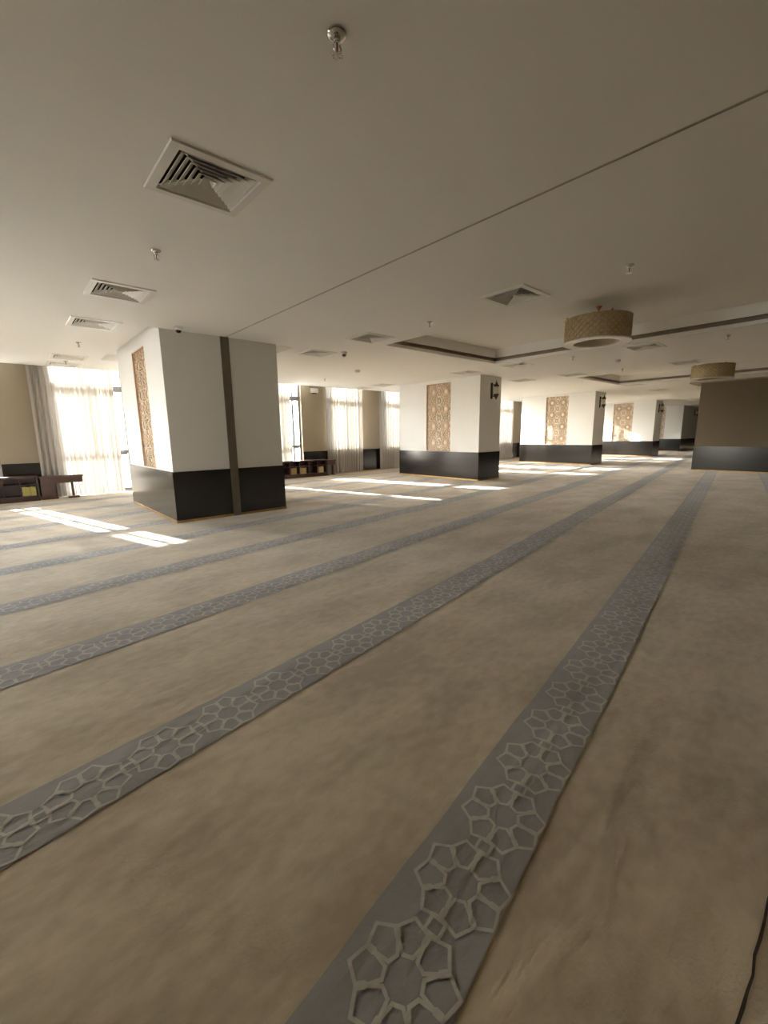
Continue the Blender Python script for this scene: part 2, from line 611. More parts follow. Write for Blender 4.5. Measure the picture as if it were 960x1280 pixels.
def wains_run(parent, x0, x1, y, face, h=0.60, axis='x', mold=True):
    """dark panel with raised moulding and brass strip on a wall face; face = outward direction sign"""
    t = 0.012 * face

    def b(mbx, a0, a1, d0, d1, z0, z1):
        d0, d1 = sorted((d0, d1))
        if axis == 'x':
            mbx.box(a0, a1, y + d0, y + d1, z0, z1)
        else:
            mbx.box(y + d0, y + d1, a0, a1, z0, z1)
    m1 = MB()
    b(m1, x0, x1, 0, t, 0.028, h)
    w = m1.build('wainscot_panel', M['wainscot'], parent)
    if mold:
        m2 = MB()
        i, s = 0.06, 0.010
        a0, a1, z0, z1 = x0 + i, x1 - i, 0.09, h - 0.06
        for (q0, q1, r0, r1) in ((a0, a1, z0, z0 + s), (a0, a1, z1 - s, z1), (a0, a0 + s, z0, z1), (a1 - s, a1, z0, z1)):
            b(m2, q0, q1, t, t * 1.5, r0, r1)
        m2.build('panel_moulding', M['wainscot'], w)
    m3 = MB()
    b(m3, x0, x1, 0, t * 1.3, 0.0, 0.028)
    m3.build('brass_skirting', M['brass'], parent)


NWIN = range(-1, 16)
mb = MB()
edges = [XA]
for k in NWIN:
    edges += [WL + PITCHW * k, WR + PITCHW * k]
edges.append(XB)
for i in range(0, len(edges), 2):
    mb.box(edges[i], edges[i + 1], YW, YO, 0, 2.62)
ZSILL = 0.67
for k in NWIN:
    mb.box(WL + PITCHW * k, WR + PITCHW * k, YW, YO, 2.36, 2.62)
    if k >= 3:
        mb.box(WL + PITCHW * k, WR + PITCHW * k, YW, YO, 0, ZSILL)
    else:
        mb.box(WL + PITCHW * k, WR + PITCHW * k, YW, YO, 0, 0.015)
wall_w = tag(mb.build('wall_window', M['tan']), 'tan painted wall holding the row of tall windows', None, None, 'structure')
for i in range(0, len(edges), 2):
    a, b_ = edges[i], edges[i + 1]
    if b_ - a > 0.3:
        wains_run(wall_w, a, b_, YW, -1)

FILL_WIN = [(4.6, 5.73)]  # unseen window added in the end wall to bring in fill daylight
RWIN = []
mb = MB()
ed = [YA - 0.15] + [v for p in FILL_WIN for v in p] + [YO]
for i in range(0, len(ed), 2):
    mb.box(XA - 0.15, XA, ed[i], ed[i + 1], 0, 2.62)
for p in FILL_WIN:
    mb.box(XA - 0.15, XA, p[0], p[1], 2.10, 2.62)
    mb.box(XA - 0.15, XA, p[0], p[1], 0, 0.3)
wl_ = tag(mb.build('wall_left', M['tan']), 'tan end wall left of the bookcase with an added unseen window', None, None, 'structure')
for i in range(0, len(ed), 2):
    wains_run(wl_, ed[i], ed[i + 1] - (0.15 if i == len(ed) - 2 else 0), XA, 1, axis='y', mold=False)
mb = MB()
ed = [XA] + [v for p in RWIN for v in p] + [XB]
for i in range(0, len(ed), 2):
    mb.box(ed[i], ed[i + 1], YA - 0.15, YA, 0, 2.62)
for p in RWIN:
    mb.box(p[0], p[1], YA - 0.15, YA, 2.10, 2.62)
    mb.box(p[0], p[1], YA - 0.15, YA, 0, 0.3)
wb_ = tag(mb.build('wall_back', M['tan']), 'tan rear wall facing the curtained windows', None, None, 'structure')
for i in range(0, len(ed), 2):
    wains_run(wb_, ed[i], ed[i + 1], YA, 1, mold=False)
m = MB()
m.box(XB, XB + 0.15, YA - 0.15, YO, 0, 2.62)
w = tag(m.build('wall_right', M['tan']), 'tan end wall behind the last pillar', None, None, 'structure')
wains_run(w, YA, YW, XB, -1, axis='y', mold=False)

# projecting wall block at the right
m = MB()
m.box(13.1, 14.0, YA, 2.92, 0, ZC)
blk = tag(m.build('wall_block', M['partition']), 'tan partition block with shade painted into its colour and a dark wainscot', None, None, 'structure')
wains_run(blk, YA, 2.92, 13.1, -1, axis='y', mold=False)
wains_run(blk, 13.1, 14.0, 2.92, 1, axis='x', mold=False)
m = MB()
m.box(13.06, 14.0, YA, 3.16, ZC - 0.028, ZC - 0.001)  # dark sheet added where the ceiling recess is only in shade
tag(m.build('soffit_board', M['groove'], blk), 'dark board standing in for the shaded ceiling recess above the block')

# ------------------------------------------------------------------ windows
for k in NWIN:
    a, b_ = WL + PITCHW * k, WR + PITCHW * k
    zb = ZSILL if k >= 3 else 0.015
    y0, y1 = 9.375, 9.415
    fwid = 0.045
    m = MB()
    m.box(a, a + fwid, y0, y1, zb, 2.36)
    m.box(b_ - fwid, b_, y0, y1, zb, 2.36)
    m.box(a + fwid, b_ - fwid, y0, y1, zb, zb + fwid)
    m.box(a + fwid, b_ - fwid, y0, y1, 2.338, 2.36)
    n = k + 2
    win = tag(m.build('window_%d' % n, M['alu']), 'tall grey metal window in the tan wall, window %d along it' % n, None, None, 'structure')
    mx = [a + fwid, b_ - 0.62, b_ - 0.205, b_ - fwid]
    for q in mx[1:3]:
        m = MB()
        m.box(q - 0.023, q + 0.023, y0, y1, zb + fwid, 2.338)
        m.build('mullion', M['alu'], win)
    zt = [zb + fwid, 0.74, 1.88, 2.338] if k < 3 else [zb + fwid, 1.88, 2.338]
    for q in zt[1:-1]:
        m = MB()
        m.box(a + fwid, b_ - fwid, y0 - 0.006, y1 + 0.004, q - (0.05 if q > 1 else 0.03), q + (0.05 if q > 1 else 0.03))
        m.build('transom', M['alu'], win)
    for i in range(3):
        for j in range(len(zt) - 1):
            m = MB()
            m.quad((mx[i], 9.395, zt[j]), (mx[i + 1], 9.395, zt[j]), (mx[i + 1], 9.395, zt[j + 1]), (mx[i], 9.395, zt[j + 1]))
            m.build('pane', M['glass'], win)

for i, (axis, (a, b_)) in enumerate([('y', p) for p in FILL_WIN] + [('x', p) for p in RWIN]):
    def wbox(m, a0, a1, z0, z1):
        if axis == 'y':
            m.box(XA - 0.115, XA - 0.075, a0, a1, z0, z1)
        else:
            m.box(a0, a1, YA - 0.115, YA - 0.075, z0, z1)
    m = MB()
    wbox(m, a, a + 0.022, 0.3, 2.1)
    wbox(m, b_ - 0.022, b_, 0.3, 2.1)
    wbox(m, a + 0.022, b_ - 0.022, 0.3, 0.322)
    wbox(m, a + 0.022, b_ - 0.022, 2.078, 2.1)
    n = len(NWIN) + 1 + i
    win = tag(m.build('window_%d' % n, M['alu']), 'unseen grey metal window added in the tan %s wall for fill daylight' % ('end' if axis == 'y' else 'rear'), None, None, 'structure')
    for z in (0.74, 1.90):
        m = MB()
        wbox(m, a + 0.022, b_ - 0.022, z - 0.018, z + 0.018)
        m.build('transom', M['alu'], win)
    zz = [0.322, 0.722, 0.758, 1.882, 1.918, 2.078]
    for j in range(0, 6, 2):
        m = MB()
        c = [(a + 0.022, zz[j]), (b_ - 0.022, zz[j]), (b_ - 0.022, zz[j + 1]), (a + 0.022, zz[j + 1])]
        m.quad(*[(XA - 0.095, u, z) if axis == 'y' else (u, YA - 0.095, z) for u, z in c])
        m.build('pane', M['glass'], win)

# ------------------------------------------------------------------ pillars
LAT_H0, LAT_H1 = 0.605, 2.10


def pillar(x0, x1, y0, y1, ly0, ly1, label, strip=None, top=ZC):
    root = tag(empty('pillar', (x0, y0, 0)), label, None, None, 'structure')
    w, d = x1 - x0, y1 - y0
    a, b_ = ly0 - y0, ly1 - y0
    dp = 0.05
    m = MB()
    # body with a niche in its left face
    m.box(dp, w, 0, d, 0, top)
    m.box(0, dp, 0, a, 0, top)
    m.box(0, dp, b_, d, 0, top)
    m.box(0, dp, a, b_, 0, LAT_H0)
    m.box(0, dp, a, b_, LAT_H1, top)
    m.build('plaster_shaft', M['white'], root)
    t = 0.012
    runs = [('f', 0, w)] if not strip else [('f', 0, strip[0] - x0), ('f', strip[1] - x0, w)]
    for _, p, q in runs:
        m = MB()
        m.box(p - (t if p == 0 else 0), q + (t if q == w else 0), -t, 0, 0.03, 0.60)
        m.build('wainscot_panel', M['wainscot'], root)
        m = MB()
        m.box(p - (t * 1.4 if p == 0 else 0), q + (t * 1.4 if q == w else 0), -t * 1.4, 0, 0, 0.03)
        m.build('brass_skirting', M['brass'], root)
    for (X0, X1, Y0, Y1) in ((-t, 0, 0, d), (w, w + t, 0, d), (-t, w + t, d, d + t)):
        m = MB()
        m.box(X0, X1, Y0, Y1, 0.03, 0.60)
        m.build('wainscot_panel', M['wainscot'], root)
        m = MB()
        e = 0.4 * t
        m.box(X0 - (e if X0 < 0 else 0), X1 + (e if X1 > w else 0), Y0, Y1 + (e if Y1 > d else 0), 0, 0.03)
        m.build('brass_skirting', M['brass'], root)
    if strip:
        m = MB()
        m.box(strip[0] - x0, strip[1] - x0, -t * 1.6, 0, 0, top)
        tag(m.build('cover_strip', M['strip'], root), 'brushed dark metal expansion joint cover')
    return root


PX = [(1.44, 2.84, 5.29, 7.50, 6.00, 6.64), (7.47, 8.22, 5.42, 7.80, 6.19, 6.91), (13.30, 14.05, 5.53, 7.93, 6.33, 7.06),
      (19.15, 19.95, 5.65, 7.75, 6.44, 7.18), (24.4, 28.0, 6.02, 8.3, 6.75, 7.45)]
PL = ['broad white pillar with a vertical metal joint strip beside the sunlit carpet',
      'white pillar next past the joint-strip pillar, lattice panel and sconce in full view',
      'white pillar second past the joint-strip pillar, sunlight grid beside its lattice',
      'white pillar third past the joint-strip pillar, between it and the end pillar',
      'white end pillar partly hidden behind the dark partition block']
for i, (q, lab) in enumerate(zip(PX, PL)):
    pillar(*q, lab, strip=(2.105, 2.205) if i == 0 else None, top=ZC + (RECESS[4] if i == 0 else 0))

# ---- lattice panels (one shared grille mesh)
LW, LH = 0.72, LAT_H1 - LAT_H0


def lattice_mesh():
    m = MB()
    wdt, z0, z1 = 0.0105, 0.0, 0.012

    def bar(p, q, w=wdt):
        p, q = np.array(p), np.array(q)
        # clip to the panel
        d = q - p
        t0, t1 = 0.0, 1.0
        for ax, (lo, hi) in enumerate(((0.012, LW - 0.012), (0.012, LH - 0.012))):
            if abs(d[ax]) < 1e-9:
                if not lo <= p[ax] <= hi:
                    return
                continue
            a, b = sorted(((lo - p[ax]) / d[ax], (hi - p[ax]) / d[ax]))
            t0, t1 = max(t0, a), min(t1, b)
        if t1 - t0 < 1e-3:
            return
        p, q = p + d * t0, p + d * t1
        d = q - p
        L = np.hypot(*d)
        n = np.array([-d[1], d[0]]) / L * w / 2
        c = [p - n, q - n, q + n, p + n]
        v = [(-z1, y, z) for y, z in c] + [(-z0, y, z) for y, z in c]
        m.add(v, [(0, 1, 2, 3), (0, 4, 5, 1), (1, 5, 6, 2), (2, 6, 7, 3), (3, 7, 4, 0)])
    cw, ch = LW / 2, LH / 4

    def star(cx, cz, r1, r2, n, step, turn=0.0):
        P = [(cx + r1 * math.sin(2 * math.pi * k / n + turn), cz + r2 * math.cos(2 * math.pi * k / n + turn)) for k in range(n)]
        for k in range(n):
            bar(P[k], P[(k + step) % n])
    for i in range(2):
        for j in range(4):
            cx, cz = cw * (i + .5), ch * (j + .5)
            star(cx, cz, cw * .52, ch * .52, 8, 3)
            star(cx, cz, cw * .52, ch * .52, 8, 3, math.pi / 8)
            star(cx, cz, cw * .185, ch * .185, 12, 1)
            star(cx, cz, cw * .155, ch * .155, 12, 1)
    for i in range(3):
        for j in range(5):
            star(cw * i, ch * j, cw * .20, ch * .20, 8, 3)
    for i in range(3):
        for j in range(4):
            star(cw * i, ch * (j + .5), cw * .13, ch * .13, 8, 1)
    for i in range(2):
        for j in range(5):
            star(cw * (i + .5), ch * j, cw * .13, ch * .13, 8, 1)
    return m.mesh('lattice_screen', M['latwood'])


LM = lattice_mesh()
LLAB = ['tan geometric lattice panel sunk in the broad joint-strip pillar',
        'tan geometric lattice panel in the pillar next past the joint-strip pillar',
        'tan geometric lattice panel beside the sunlight grid on the second plain pillar',
        'tan geometric lattice panel in the third plain pillar past the joint-strip one',
        'tan geometric lattice panel on the end pillar by the dark partition']
for (x0, x1, y0, y1, a, b_), lab in zip(PX, LLAB):
    root = tag(empty('lattice_panel', (x0 + 0.05, a, LAT_H0)), lab, 'lattice panel', 'lattice panels set in the pillars')
    sc_ = (b_ - a) / LW
    m = MB()
    m.box(-0.006, 0, 0, b_ - a, 0, LH)
    m.build('backing_board', M['latback'], root)
    m = MB()
    f, t = 0.012, 0.047
    m.box(-t, -0.006, 0, f, 0, LH)
    m.box(-t, -0.006, b_ - a - f, b_ - a, 0, LH)
    m.box(-t, -0.006, f, b_ - a - f, LH - f, LH)
    m.box(-t, -0.006, f, b_ - a - f, 0, f)
    m.build('frame', M['latframe'], root)
    g = link('lattice_screen', LM, root, (-0.016, 0, 0))
    g.scale = (1, sc_, 1)
    tag(g, 'fretwork of interlaced stars')

# ------------------------------------------------------------------ wall sconces on the pillars' rear faces


def sconce():
    root = empty('wall_sconce', (0, 0, 0))
    m = MB()
    m.bevbox(-0.022, 0.022, -0.026, -0.002, -0.165, 0.165, 0.006)
    m.build('backplate', M['bronze'], root)
    m = MB()
    m.tube([(0, -0.02, 0.115), (0, -0.07, 0.125), (0, -0.115, 0.115)], 0.008)
    m.build('arm', M['bronze'], root)
    m = MB()
    m.tube([(0, -0.02, -0.10), (0, -0.07, -0.115), (0, -0.115, -0.10)], 0.008)
    m.build('arm', M['bronze'], root)
    m = MB()
    m.lathe([(0.002, 0.215), (0.007, 0.19), (0.010, 0.165), (0.028, 0.13), (0.052, 0.10), (0.058, 0.085), (0.05, 0.078)], 20, 0, -0.125)
    m.build('cap', M['bronze'], root)
    m = MB()
    m.lathe([(0.040, 0.078), (0.044, 0.02), (0.043, -0.05), (0.038, -0.072)], 20, 0, -0.125)
    m.build('lamp_glass', M['lampglass'], root)
    m = MB()
    m.lathe([(0.052, -0.072), (0.056, -0.085), (0.045, -0.11), (0.022, -0.15), (0.009, -0.175), (0.003, -0.19)], 20, 0, -0.125)
    m.build('lower_cup', M['bronze'], root)
    return root


S0 = sconce()
SLAB = ['dark bronze lantern sconce on the pillar next past the joint-strip pillar',
        'dark bronze lantern sconce on the second plain pillar past the joint-strip one',
        'dark bronze lantern sconce on the third plain pillar past the joint-strip one',
        'dark bronze lantern sconce on the end pillar by the dark partition']
for i, (x, y) in enumerate(((7.86, 5.42), (13.62, 5.53), (19.5, 5.65), (26.3, 6.02))):
    o = S0 if i == 0 else copy_tree(S0)
    o.location = (x * U, y * U, 1.87 * U)
    tag(o, SLAB[i], 'sconce', 'sconces on the pillars')

# ------------------------------------------------------------------ ceiling diffusers


def diffuser():
    root = empty('air_diffuser', (0, 0, 0))
    r0, r1 = 0.222, VENT_R

    def ring(m, ra, za, rb, zb):
        A = [(-ra, -ra), (ra, -ra), (ra, ra), (-ra, ra)]
        B = [(-rb, -rb), (rb, -rb), (rb, rb), (-rb, rb)]
        for k in range(4):
            m.quad((*A[k], za), (*A[(k + 1) % 4], za), (*B[(k + 1) % 4], zb), (*B[k], zb))
    m = MB()
    ring(m, r0, -0.0005, r0 - 0.004, -0.008)
    ring(m, r0 - 0.004, -0.008, r1 - 0.006, -0.010)
    ring(m, r1 - 0.006, -0.010, r1 - 0.014, 0.004)
    m.build('frame', M['vent'], root)
    for k in range(6):
        ra = r1 - 0.020 - k * 0.0265
        m = MB()
        ring(m, ra, -0.004, ra - 0.030 if k < 5 else 0.012, 0.022)
        ring(m, ra, -0.004, ra - 0.0015, -0.0055)
        ring(m, ra - 0.0015, -0.0055, ra - 0.0315 if k < 5 else 0.0105, 0.0205)
        m.build('louver', M['vent'], root)
    m = MB()
    for q in ((-1, -1), (1, -1), (1, 1), (-1, 1)):
        a, b_ = 0.02, r1 - 0.016
        s = 0.003
        p0, p1 = (q[0] * a, q[1] * a), (q[0] * b_, q[1] * b_)
        n_ = (-q[1] * s, q[0] * s)
        m.quad((p0[0] + n_[0], p0[1] + n_[1], 0.016), (p1[0] + n_[0], p1[1] + n_[1], 0.004), (p1[0] - n_[0], p1[1] - n_[1], 0.004), (p0[0] - n_[0], p0[1] - n_[1], 0.016))
    m.build('corner_rib', M['vent'], root)
    m = MB()
    ring(m, r1, 0.0, r1, 0.09)
    m.quad((-r1, -r1, 0.09), (r1, -r1, 0.09), (r1, r1, 0.09), (-r1, r1, 0.09))
    m.build('duct_box', M['duct'], root)
    return root


ORD = ['first', 'second', 'third', 'fourth', 'fifth']
FILES = [(0, 5, 'row beside the joint-strip pillar'), (5, 8, 'row by the ceiling joint'),
         (8, 13, 'first row between the coffers'), (13, 16, 'second row between the coffers'),
         (16, 17, 'just past the coffer by the partition'), (17, 18, 'near the second plain pillar')]
D0 = diffuser()
first = True
for a, b_, lab in FILES:
    sel = sorted(VENTS[a:b_], key=lambda p: -p[1])
    for r, (x, y) in enumerate(sel):
        o = D0 if first else copy_tree(D0)
        first = False
        o.location = (x * U, y * U, ZC * U)
        if len(sel) > 1:
            L_ = 'white square ceiling diffuser, %s from the windows, %s' % (ORD[r], lab)
        else:
            L_ = 'white square ceiling diffuser %s' % lab
        tag(o, L_, 'air vent', 'square louvred air diffusers')

# ------------------------------------------------------------------ sprinklers, detectors, dome cameras


def sprinkler():
    root = empty('sprinkler', (0, 0, 0))
    m = MB()
    m.lathe([(0.030, -0.0005), (0.030, -0.004), (0.024, -0.009), (0.013, -0.012)], 24)
    m.build('escutcheon', M['chrome'], root)
    m = MB()
    m.lathe([(0.010, -0.012), (0.010, -0.022), (0.007, -0.026)], 16)
    for s in (-1, 1):
        m.tube([(s * 0.008, 0, -0.022), (s * 0.014, 0, -0.034), (s * 0.010, 0, -0.046), (0, 0, -0.052)], 0.0026, 6)
    m.build('body', M['chrome'], root)
    m = MB()
    m.lathe([(0.003, -0.026), (0.0035, -0.036), (0.003, -0.048)], 10)
    m.build('bulb', M['redbulb'], root)
    m = MB()
    for k in range(10):
        t = 2 * math.pi * k / 10
        c, s = math.cos(t), math.sin(t)
        m.add([(0, 0, -0.053), (0.017 * c - .003 * s, 0.017 * s + .003 * c, -0.055), (0.017 * c + .003 * s, 0.017 * s - .003 * c, -0.055), (0, 0, -0.0555)], [(0, 1, 2), (3, 2, 1)])
    m.lathe([(0.007, -0.052), (0.007, -0.056)], 12)
    m.build('deflector', M['chrome'], root)
    return root


SP = [(0.90, 1.20, 'chrome pendent sprinkler on the bare ceiling, farthest from the windows in its file'),
      (0.894, 3.167, 'chrome pendent sprinkler between two air diffusers on the joint-strip pillar side'),
      (0.876, 6.667, 'small pendent sprinkler near the diffusers by the curtained window'),
      (0.90, 8.35, 'small pendent sprinkler between the last two diffusers by the window'),
      (3.523, 1.295, 'pendent sprinkler near the coffer edge by the drum lamp, beyond the ceiling joint'),
      (3.562, 3.255, 'pendent sprinkler near the coffer corner, beyond the ceiling joint'),
      (5.249, 7.749, 'pendent sprinkler close to the windows past the joint-strip pillar'),
      (6.945, 3.285, 'pendent sprinkler between the two coffers, nearer the windows'),
      (7.001, 1.343, 'pendent sprinkler between the two coffers, farther from the windows'),
      (9.03, 3.293, 'pendent sprinkler beside the edge of the coffer by the partition')]
P0 = sprinkler()
for i, (x, y, lab) in enumerate(SP):
    o = P0 if i == 0 else copy_tree(P0)
    o.location = (x * U, y * U, ZC * U)
    tag(o, lab, 'sprinkler', 'ceiling sprinklers')


def smoke(x, y, lab):
    root = tag(empty('smoke_detector', (x, y, ZC)), lab, 'smoke detector', 'smoke detectors')
    m = MB()
    m.lathe([(0.048, -0.0005), (0.050, -0.010), (0.046, -0.014)], 24)
    m.build('base_plate', M['plastic'], root)
    m = MB()
    m.lathe([(0.042, -0.014), (0.044, -0.022), (0.036, -0.034), (0.018, -0.040)], 24)
    m.build('sensor_head', M['plastic'], root)


smoke(5.103, 6.451, 'white round smoke detector near the windows past the joint-strip pillar')
smoke(7.866, 2.955, 'white round smoke detector between the two ceiling coffers')


def domecam(x, y, lab):
    root = tag(empty('dome_camera', (x, y, ZC)), lab, 'camera', 'dome cameras')
    m = MB()
    m.lathe([(0.042, -0.0005), (0.043, -0.018), (0.038, -0.030), (0.030, -0.034)], 24)
    m.build('housing', M['plastic'], root)
    m = MB()
    m.lathe([(0.030, -0.032), (0.029, -0.044), (0.022, -0.056), (0.010, -0.062), (0.001, -0.063)], 24)
    m.build('dome', M['dome'], root)


domecam(1.592, 5.12, 'white dome security camera in front of the joint-strip pillar')
domecam(3.847, 5.168, 'white dome security camera beside a ceiling diffuser near the coffer')

# ------------------------------------------------------------------ drum lamps


def drum():
    root = empty('drum_chandelier', (0, 0, 0))
    R, Ri, zb, zt = 0.345, 0.245, -0.40, -0.14
    m = MB()
    m.lathe([(0.032, -0.0005), (0.030, -0.008), (0.012, -0.035), (0.006, -0.05)], 20)
    m.build('canopy', M['copper'], root)
    m = MB()
    m.lathe([(0.0055, -0.045), (0.0055, -0.15)], 10)
    for k in range(4):
        t = math.pi / 4 + k * math.pi / 2
        m.tube([(0, 0, -0.15), (R * math.cos(t) * .99, R * math.sin(t) * .99, -0.146)], 0.005, 6)
    m.build('stem', M['copper'], root)
    m = MB()
    m.lathe([(R - 0.006, zb + 0.012), (R - 0.006, zt)], 64, caps=False)
    m.build('shade_fabric', M['weave'], root)
    m = MB()
    n, rows = 30, 4
    hz = (zt - zb - 0.012) / rows

    def pt(u, z, r=R):
        t = 2 * math.pi * u / n
        return Vector((r * math.cos(t), r * math.sin(t), z))
    for i in range(n):
        for j in range(rows):
            z0 = zb + 0.012 + j * hz
            for s in (1, -1):
                a, b_ = pt(i, z0 if s > 0 else z0 + hz), pt(i + 1, z0 + hz if s > 0 else z0)
                d = (b_ - a).normalized()
                rad = Vector((a.x + b_.x, a.y + b_.y, 0)).normalized()
                w = d.cross(rad) * 0.0085
                o_ = rad * (0.003 + 0.002 * s)
                m.add([a - w + o_, b_ - w + o_, b_ + w + o_, a + w + o_, a - w - rad * .004, b_ - w - rad * .004, b_ + w - rad * .004, a + w - rad * .004],
                      [(0, 1, 2, 3), (0, 4, 5, 1), (2, 6, 7, 3)])
    tag(m.build('woven_band', M['gold'], root), 'aged gold diagonal basket weave')
    m = MB()
    m.lathe([(R - 0.01, zt - 0.004), (R + 0.008, zt - 0.004), (R + 0.008, zt + 0.006), (R - 0.01, zt + 0.006), (R - 0.01, zt - 0.004)], 64, caps=False)
    m.build('top_rim', M['gold'], root)
    for k in range(4):
        t = math.pi / 4 + k * math.pi / 2
        m = MB()
        m.lathe([(0.010, zt + 0.006), (0.012, zt + 0.014), (0.006, zt + 0.022), (0.002, zt + 0.03)], 10, R * math.cos(t), R * math.sin(t))
        m.build('finial', M['copper'], root)
    m = MB()
    m.lathe([(Ri, zb + 0.014), (Ri, zb), (R + 0.010, zb), (R + 0.012, zb + 0.014), (R - 0.006, zb + 0.016)], 64, caps=False, smooth=False)
    tag(m.build('bottom_ring', M['diffuser'], root), 'opal white ring')
    m = MB()
    m.lathe([(Ri, zb + 0.014), (Ri, zt - 0.02)], 64, caps=False)
    m.build('inner_shade', M['weave'], root)
    return root


C0 = drum()
C0.location = (5.28 * U, 2.23 * U, (ZC + 0.23) * U)
tag(C0, 'gold woven drum chandelier in the coffer next to the ceiling joint', 'chandelier', 'drum chandeliers')
C1 = copy_tree(C0)
C1.location = (10.76 * U, 2.24 * U, (ZC + 0.23) * U)
tag(C1, 'gold woven drum chandelier in the coffer next to the partition block', 'chandelier', 'drum chandeliers')

# ------------------------------------------------------------------ sheer curtains


def curtain(x0, x1, seed, label, group='sheer curtains along the window wall'):
    rg_ = random.Random(seed)
    m = MB()
    nx = max(40, int((x1 - x0) / 0.0085))
    zs = [0.012, 0.25, 0.6, 1.0, 1.5, 2.0, 2.40]
    ph = [rg_.uniform(0, 6.28) for _ in range(4)]
    fr = (x1 - x0) / 0.082
    vv, ff = [], []
    for i in range(nx + 1):
        u = i / nx
        for j, z in enumerate(zs):
            k = j / (len(zs) - 1)
            g = 1 + 0.35 * (1 - k)
            w = u + 0.012 * math.sin(6.28 * 2.3 * u + ph[1]) + 0.006 * math.sin(6.28 * 5.1 * u + ph[2] + 0.5 * k)
            yy = 0.028 * g * math.sin(6.28 * fr * w + ph[0] + 0.5 * math.sin(3 * k + ph[3])) + 0.012 * g * math.sin(6.28 * fr * 2.13 * w + ph[2])
            xx = x0 + (x1 - x0) * u + 0.007 * g * math.cos(6.28 * fr * w + ph[0]) + 0.01 * (k - .5) * math.sin(ph[3] + 5 * u)
            vv.append((xx - (x0 + x1) / 2, yy, z))
        if i:
            q = len(zs)
            for j in range(q - 1):
                a = (i - 1) * q + j
                ff.append((a, a + q, a + q + 1, a + 1))
    m.add(vv, ff, True)
    root = tag(empty('sheer_curtain', ((x0 + x1) / 2, 9.20, 0)), label, 'curtain', group)
    m.build('voile_panel', M['sheer'], root)
    m = MB()
    m.box(-(x1 - x0) / 2 - 0.02, (x1 - x0) / 2 + 0.02, -0.008, 0.008, 2.40, 2.416)
    m.build('curtain_track', M['plastic'], root)


CUR = {-2: (-.20, .96), -1: (-.20, .845), 0: (-.25, .935), 1: (-.2, .93), 2: (-.1, .78), 3: (-.09, 1.05), 4: (-.17, .72), 5: (-.15, .45), 6: (-.15, .76), 7: (-.12, 1.0), 8: (-.14, .5), 9: (-.14, .76)}
CLAB = {-2: 'cream sheer curtain at the window past the left bookcase, nearest the end wall', -1: 'cream sheer curtain behind the long bookcase at the left end',
        0: 'cream sheer curtain behind the low table, window open to view at its edge', 1: 'cream sheer curtain at the window hidden behind the joint-strip pillar',
        2: 'cream sheer curtain drawn half across the window behind the central bookcase', 3: 'cream sheer curtain hanging to the floor beside the small wooden table',
        4: 'cream sheer curtain between a dark wainscot panel and the next plain pillar'}
NTH = ['', 'first', 'second', 'third', 'fourth', 'fifth', 'sixth', 'seventh', 'eighth', 'ninth', 'tenth', 'eleventh', 'twelfth', 'thirteenth', 'fourteenth']
for k in NWIN:
    a = WL + PITCHW * k
    l, r = CUR.get(k, (-.16 + 0.04 * (k % 3), 0.93 + 0.09 * ((k * 7) % 3)))
    lab = CLAB.get(k, 'cream sheer curtain at the %s window past the central bookcase' % NTH[min(k - 2, len(NTH) - 1)])
    curtain(a + l, a + r, 40 + k, lab)

# ------------------------------------------------------------------ bookcases, low tables, books


def bookcase(x0, cols, cw, label):
    y0, y1, h = 8.96, 9.14, 0.405
    t = 0.016
    w = cols * cw + t
    root = tag(empty('low_bookcase', (x0, y0, 0)), label, 'bookcase', 'low bookcases under the windows')
    d = y1 - y0
    m = MB()
    m.bevbox(-0.012, w + 0.012, -0.014, d, h - 0.028, h, 0.004)
    m.build('top_board', M['wood'], root)
    m = MB()
    m.box(-0.006, w + 0.006, -0.008, d, 0, 0.085)
    m.build('plinth', M['wood'], root)
    m = MB()
    m.box(0, w, d - 0.012, d, 0.085, h - 0.028)
    m.build('back_panel', M['wood'], root)
    for k in range(cols + 1):
        m = MB()
        m.box(k * cw, k * cw + t, 0, d - 0.012, 0.085, h - 0.028)
        m.build('upright', M['wood'], root)
    m = MB()
    for k in range(cols):
        m.box(k * cw + t, (k + 1) * cw, 0.004, d - 0.012, 0.258, 0.272)
    m.build('shelf', M['wood'], root)
    return root


BW = 0.215
LB0 = 0.365 - 0.016 - 5 * BW
bookcase(LB0, 5, BW, 'dark cherry low bookcase at the left end with yellow-spined books')
MW = 0.253
MB0 = 6.02 - 0.016 - 6 * MW
bookcase(MB0, 6, MW, 'dark cherry low bookcase behind the joint-strip pillar with tan books')


def books(x0, x1, z, cols, lab, group, seed, hmax=0.155):
    rg_ = random.Random(seed)
    x = x0 + 0.004
    while True:
        t = rg_.uniform(0.021, 0.032)
        if x + t > x1 - 0.004:
            break
        h = hmax * rg_.uniform(0.90, 1.0)
        d = rg_.uniform(0.095, 0.11)
        key = rg_.choice(cols)
        root = tag(empty('book', (x, 8.985, z)), lab % key.name[5:].replace('_', '-'), 'book', group)
        m = MB()
        m.box(0, t, 0, 0.004, 0, h)
        m.box(0, 0.0022, 0.004, d, 0, h)
        m.box(t - 0.0022, t, 0.004, d, 0, h)
        m.build('cover', key, root)
        m = MB()
        m.box(0.0022, t - 0.0022, 0.004, d - 0.004, 0.003, h - 0.004)
        m.build('page_block', M['paper'], root)
        x += t + rg_.uniform(0.0005, 0.0025)


